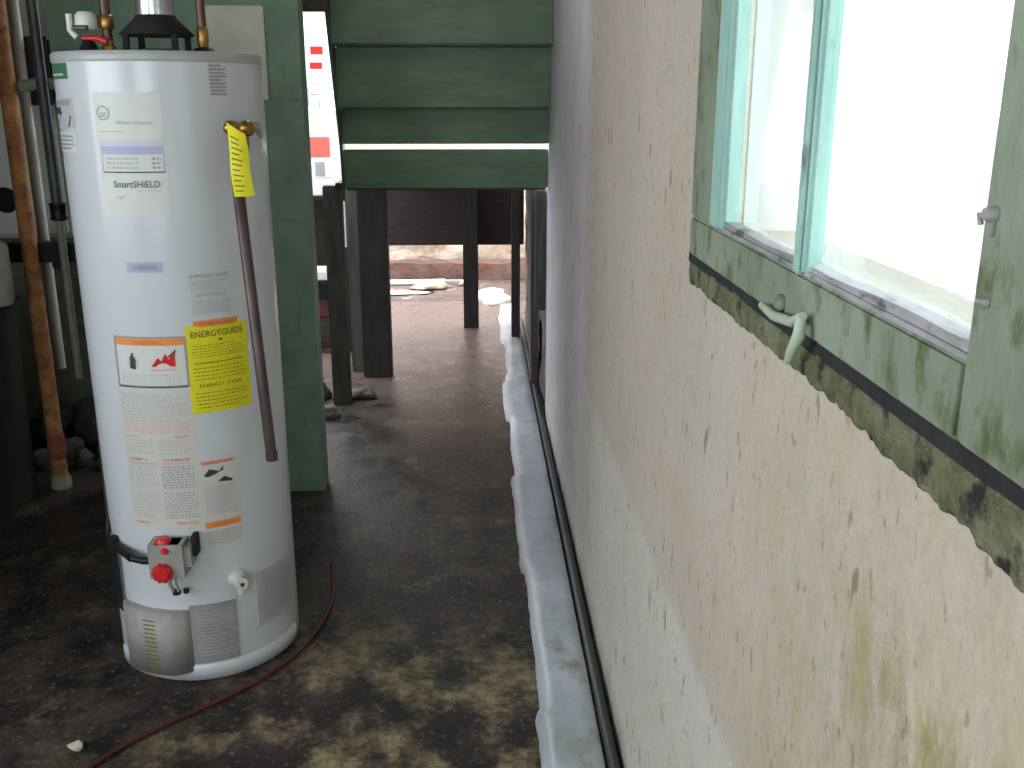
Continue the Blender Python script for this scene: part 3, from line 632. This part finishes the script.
# relief valve, tag and discharge pipe
ta = hit(229, 128); nr = Vector((math.sin(ta[0]), -math.cos(ta[0]), 0)); c = cyl(ta[0], ta[1]); tg = Vector((math.cos(ta[0]), math.sin(ta[0]), 0))
m = mb('brass').lathe(c, [(.016, 0), (.016, .012), (.013, .014), (.013, .05), (.017, .052), (.017, .066), (.010, .070)], nr, 18)
m.use('greymetal').tube([c+nr*.05+tg*.005, c+nr*.045+tg*.04+up*.004, c+nr*.04+tg*.055-up*.02], [.011, .010, .006], 12)
m.use('brass').lathe(c+nr*.045-up*.045, [(.012, 0), (.012, .045)], n=14)
rv = m.build('relief_valve', wh); rv['label'] = 'brass pressure relief valve'
pt = O+ray(237, 180)*((2.125)/ray(237, 180).y); pb = O+ray(272, 459)*((2.135)/ray(272, 459).y)
t0 = c+nr*.045-up*.03
m = mb('darkcopper').tube([t0, t0.lerp(pt, .5)+up*-.0, pt, pb], .0125, 14); m.lathe(pb-up*.002, [(.014, 0), (.014, .02)], n=14); m.build('discharge_pipe', wh)
# yellow tag hangs over the pipe
q = [onY(226, 122, 2.10), onY(245, 134, 2.10), onY(255, 196, 2.10), onY(234, 197, 2.10)]
m = mb('yellow'); n = 10; vs = []
for i in range(n+1):
    t = i/n; l = q[0].lerp(q[3], t); r_ = q[1].lerp(q[2], t); dd = .006*math.sin(t*7); 
    for j in range(4):
        u = j/3; p = l.lerp(r_, u); p.y += dd-.008*math.sin(PI*u); vs.append(p)
fs = [(i*4+j, i*4+j+1, i*4+j+5, i*4+j+4) for i in range(n) for j in range(3)]
m.add(vs, fs, True); m.add([(x, y+.0012, z_) for x, y, z_ in vs], fs, True)
m.use('olive')
for t in [.16+.075*i for i in range(11)]:
    l = q[0].lerp(q[3], t); r_ = q[1].lerp(q[2], t); u1 = .5+.35*random.random()
    d = Vector((0, .006*math.sin(t*7)-.0082, 0)); m.add([l.lerp(r_, .15)+d+up*.001, l.lerp(r_, u1)+d+up*.001, l.lerp(r_, u1)+d-up*.002, l.lerp(r_, .15)+d-up*.002], [(0, 1, 2, 3)])
o = m.build('hang_tag', wh); o['label'] = 'yellow paper tag hanging from the relief valve'
# top fittings: draft hood, flue, nipples
T = HC+Vector((0, 0, 1.5))
m = mb('black').lathe(T, [(.078, .040), (.083, .042), (.046, .078), (.044, .084)], n=32)
for k in range(4):
    a = PI/4+k*PI/2; p = T+Vector((math.cos(a)*.076, math.sin(a)*.076, 0)); m.box(p+Vector((-.006, -.006, 0)), p+Vector((.006, .006, .042)))
dh = m.build('draft_hood', wh); dh['label'] = 'black draft hood on four legs'
mb('galv').lathe(T, [(.05, 0.001), (.05, .006), (.03, .012)], n=24).build('flue_collar', dh)
fl = mb('galv').lathe(T, [(.042, .078), (.042, .3), (.0435, .302), (.0435, .31), (.042, .312), (.042, .8)], n=32).build('flue_pipe', wh); fl['label'] = 'shiny metal flue pipe rising from the hood'
def top(px, py, Y): p = onY(px, py, Y); return Vector((p.x, Y, 1.5))
p = top(203, 40, 2.40)
m = mb('blackiron').lathe(p, [(.03, 0), (.022, .012), (.012, .016)], n=20); m.use('brass').lathe(p, [(.010, .014), (.013, .03), (.013, .055), (.010, .06)], n=12); m.use('copper').tube([p+up*.055, p+up*.5, p+up*.8], .010, 12); m.build('water_pipe', wh)['label'] = 'brass and copper pipe on the right of the tank top'
p = top(108, 40, 2.40)
m = mb('copper').tube([p, p+up*.35, p+up*.8], .011, 12); m.use('brass').lathe(p, [(.017, 0), (.017, .018), (.013, .02), (.013, .03)], n=8, smooth=False); m.lathe(p, [(.015, .055), (.017, .06), (.017, .08), (.014, .085)], n=12); m.build('water_pipe', wh)['label'] = 'copper pipe with brass nut on the left of the tank top'
p = top(88, 40, 2.38)
m = mb('blackiron').lathe(p, [(.028, 0), (.02, .012), (.012, .03)], n=16); m.use('red').tube([p+Vector((-.01, 0, .034)), p+Vector((.025, -.004, .034)), p+Vector((.045, -.006, .026))], .007, 10)
m.use('white').tube([p+Vector((-.033, -.01, .085)), p+Vector((-.033, -.01, .05)), p+Vector((-.02, -.01, .035))], .007, 10); m.lathe(p+Vector((.0, 0, .052)), [(.021, 0), (.024, .008), (.023, .03), (.016, .038)], n=20)
m.use('steel_blue').tube([p+Vector((-.022, -.02, .055)), p+Vector((.01, -.025, .055))], .006, 10)
m.build('shutoff_valve', wh)['label'] = 'white capped valve with a red lever'

# ------------------------------------------------------------------ pipes on the left
def vpipe(px, py, pyb, Y): 
    a = onZ(px, py) if Y is None else None
rp = empty('rusty_pipe', (-1.566, 3.5, 0)); tag(rp, 'thick rusty orange vertical pipe at the far left', 'pipe')
mb('rust').tube([(-1.566, 3.5, .0), (-1.566, 3.5, .6), (-1.566, 3.5, 2.3)], .027, 18).build('pipe_body', rp)
z_ = onY(58, 448, 3.47).z; mb('rustred').lathe((-1.566, 3.5, z_-.05), [(.028, 0), (.031, .004), (.031, .095), (.028, .1)], n=18).build('coupling', rp)
z_ = onY(60, 470, 3.47).z; mb('concrete').lathe((-1.566, 3.5, 0), [(.036, 0), (.036, .03), (.03, .05)], n=16).build('foot', rp)
bp = empty('grey_pipe', (-1.442, 3.48, 0)); tag(bp, 'slim blue grey pipe with dark coupling and pale lower end beside the heater', 'pipe')
z_ = onY(62, 212, 3.46).z; mb('steel_blue').tube([(-1.442, 3.48, z_), (-1.442, 3.48, 2.3)], .018, 16).build('pipe_body', bp)
mb('palegreen').tube([(-1.442, 3.48, .43), (-1.442, 3.48, z_)], .013, 16).build('pipe_tail', bp)['label'] = 'pale green lower length of pipe'
mb('blackiron').lathe((-1.442, 3.48, z_-.03), [(.024, 0), (.030, .006), (.026, .012), (.026, .048), (.030, .054), (.024, .06)], n=16).build('coupling', bp)
def pv(px, pyt, pyb, Y, r, key, label):
    t = onY(px, pyt, Y); b = onY(61, pyb, Y); xm = (t.x+b.x)/2
    xm = b.x; o = mb(key).tube([(xm, Y, b.z), (xm, Y, 2.3)], r, 14).build('hanging_pipe'); return tag(o, label, 'pipe')
pv(20, -120, 368, 3.62, .019, 'offwhite', 'wide off-white pipe hanging between the rusty orange pipe and the blue grey pipe')
# dark clamp bar holding pipes
z_ = onY(40, 252, 3.55).z
m = mb('blackiron').box((-1.66, 3.528, z_-.035), (-1.42, 3.595, z_+.035), .006); m.box((-1.50, 3.505, z_-.055), (-1.47, 3.60, z_+.045), .006); tag(m.build('pipe_clamp'), 'dark iron clamp bar across the pipes at mid height', 'clamp')
z_ = onY(22, 78, 3.55).z
m = mb('blackiron').box((-1.60, 3.645, z_-.09), (-1.47, 4.19, z_+.14), .01); tag(m.build('junction_box'), 'black box between rusty and blue grey pipes near the top', 'box')
m = mb('palegreen').tube([(-1.53, 3.52, z_-.03), (-1.48, 3.52, z_-.02), (-1.41, 3.52, z_-.02)], .020, 14); tag(m.build('pipe_elbow'), 'pale green grey stub pipe crossing in front of the black box', 'pipe')
# white cabinet and pale sheet behind
a = onY(0, 112, 3.95); b = onY(36, 238, 3.95)
cb_ = empty('wall_cabinet', ((a.x+b.x)/2, 3.95, 0)); tag(cb_, 'white wall cabinet behind the rusty pipe at the left edge', 'cabinet')
mb('offwhite').box((-2.3, 3.95, b.z), (-1.57, 4.18, 1.42), .006).build('cabinet_body', cb_)
mb('white').box((-2.28, 3.935, b.z+.02), (-1.60, 3.95, 1.40), .004).build('door', cb_)
p = onY(6, 200, 3.93); mb('black').lathe((p.x, 3.935, p.z), [(.045, 0), (.05, .01), (.03, .03)], (0, -1, 0), 16).build('knob', cb_)
a = onY(5, 3, 3.95); b = onY(33, 38, 3.95)
tag(mb('offwhite').box((-2.1, 4.15, b.z-.0), (-1.50, 4.185, 2.2), .005).build('wall_sheet'), 'pale grey sheet on the far wall above the white cabinet', 'panel')
p = onY(2, 272, 3.28); tag(mb('greymetal').lathe((p.x-.04, 3.28, p.z-.11), [(.055, 0), (.065, .02), (.065, .19), (.05, .21)], n=20).build('meter'), 'grey round metal canister standing on the black bin', 'canister')
bn = empty('black_bin', (-1.9, 3.25, 0)); tag(bn, 'large black bin on the floor at the left edge', 'bin')
zt = p.z-.11
mb('black').quadprism([(-2.2, 3.08, .0), (-1.63, 3.08, .0), (-1.60, 3.05, zt-.03), (-2.23, 3.05, zt-.03)], (0, .36, 0)).build('bin_body', bn)
mb('black').box((-2.25, 3.03, zt-.03), (-1.585, 3.44, zt), .008).build('lid', bn)
# rubble heap
heap = [(-1.60, 4.02, .13), (-1.82, 4.03, .10), (-1.66, 3.83, .055), (-1.50, 3.84, .05), (-1.57, 3.73, .045), (-1.47, 3.70, .04), (-1.72, 3.70, .05), (-1.43, 3.93, .06)]
for i, (x_, y_, r) in enumerate(heap):
    o = rock((x_, y_, r*.6), (r, r*.85, r*.8), 20+i*2.3)
    tag(o, 'grey brown stone in the rubble heap between the pipes and the heater', 'stone', 'rubble heap left of the heater')

# ------------------------------------------------------------------ red hose and litter on floor
hp = [onZ(x, y, .006) for x, y in ((60, 790), (92, 765), (130, 742), (170, 722), (215, 702), (262, 678), (300, 650), (322, 622), (333, 596), (332, 560))]
pts = []
for i in range(len(hp)-1):
    for k in range(6):
        t = k/6; P0 = hp[max(0, i-1)]; P1 = hp[i]; P2 = hp[i+1]; P3 = hp[min(len(hp)-1, i+2)]
        pts.append(.5*((2*P1)+(P2-P0)*t+(2*P0-5*P1+4*P2-P3)*t*t+(3*P1-P0-3*P2+P3)*t**3))
tag(mb('reddark').tube(pts, .0055, 10).build('red_hose'), 'thin dull red hose curving over the floor in front of the heater', 'hose')
p = onZ(76, 745, .008); tag(rock((p.x, p.y, .006), (.016, .014, .009), 31, 'snow', 'scrap'), 'small white scrap on the dark floor at lower left', 'scrap')

# ------------------------------------------------------------------ light
wd = bpy.data.worlds.new('sky'); bpy.context.scene.world = wd; wd.use_nodes = True
bg = wd.node_tree.nodes['Background']; bg.inputs[0].default_value = (.88, .95, 1, 1); bg.inputs[1].default_value = 5.0
def area(name, loc, rot, sx, sy, power, col=(1, 1, 1), portal=False):
    ld = bpy.data.lights.new(name, 'AREA'); ld.shape = 'RECTANGLE'; ld.size = sx; ld.size_y = sy; ld.energy = power; ld.color = col
    o = bpy.data.objects.new(name, ld); o.location = loc; o.rotation_euler = rot; C.objects.link(o)
    if portal: ld.cycles.is_portal = True
    return o
area('window_portal', (WX+.2, .93, 1.63), (0, PI/2, 0), .8, .75, 1, portal=True)
area('back_window_portal', (-.8, -2.32, 1.45), (PI/2, 0, 0), 1.4, 1.3, 1, portal=True)
area('left_window_portal', (-2.62, .15, 1.55), (0, -PI/2, 0), 1.2, 3.3, 1, portal=True)
area('end_portal', (-.3, 6.6, 1.3), (-PI/2, 0, 0), 4, 2.6, 1, portal=True)
# ceiling tube lamp overhead, added out of view to brighten the room
lf = empty('ceiling_lamp', (-.9, .0, 2.3)); tag(lf, 'white ceiling lamp with glowing tube above the spot by the window', 'lamp')
mb('lampwhite').box((-1.5, -.06, 2.25), (-.3, .06, 2.3), .01).build('housing', lf)
M['tube'] = emis('lamp tube', (1, .96, .9), 16)
mb('tube').tube([(-1.45, 0, 2.225), (-.35, 0, 2.225)], .016, 12).build('lamp_tube', lf)
lf = empty('ceiling_lamp', (-.25, 3.0, 2.3)); tag(lf, 'white ceiling lamp with glowing tube over the passage before the green stairs', 'lamp')  # second added light, out of view, brightens the far wall and stairs
mb('lampwhite').box((-.31, 2.6, 2.25), (-.19, 3.4, 2.3), .01).build('housing', lf)
mb('tube').tube([(-.25, 2.65, 2.225), (-.25, 3.35, 2.225)], .016, 12).build('lamp_tube', lf)
vs = bpy.context.scene.view_settings
bpy.context.scene.display_settings.display_device = 'sRGB'
vs.view_transform = 'Standard'; vs.look = 'None'; vs.gamma = 1; vs.use_curve_mapping = False; vs.exposure = .5
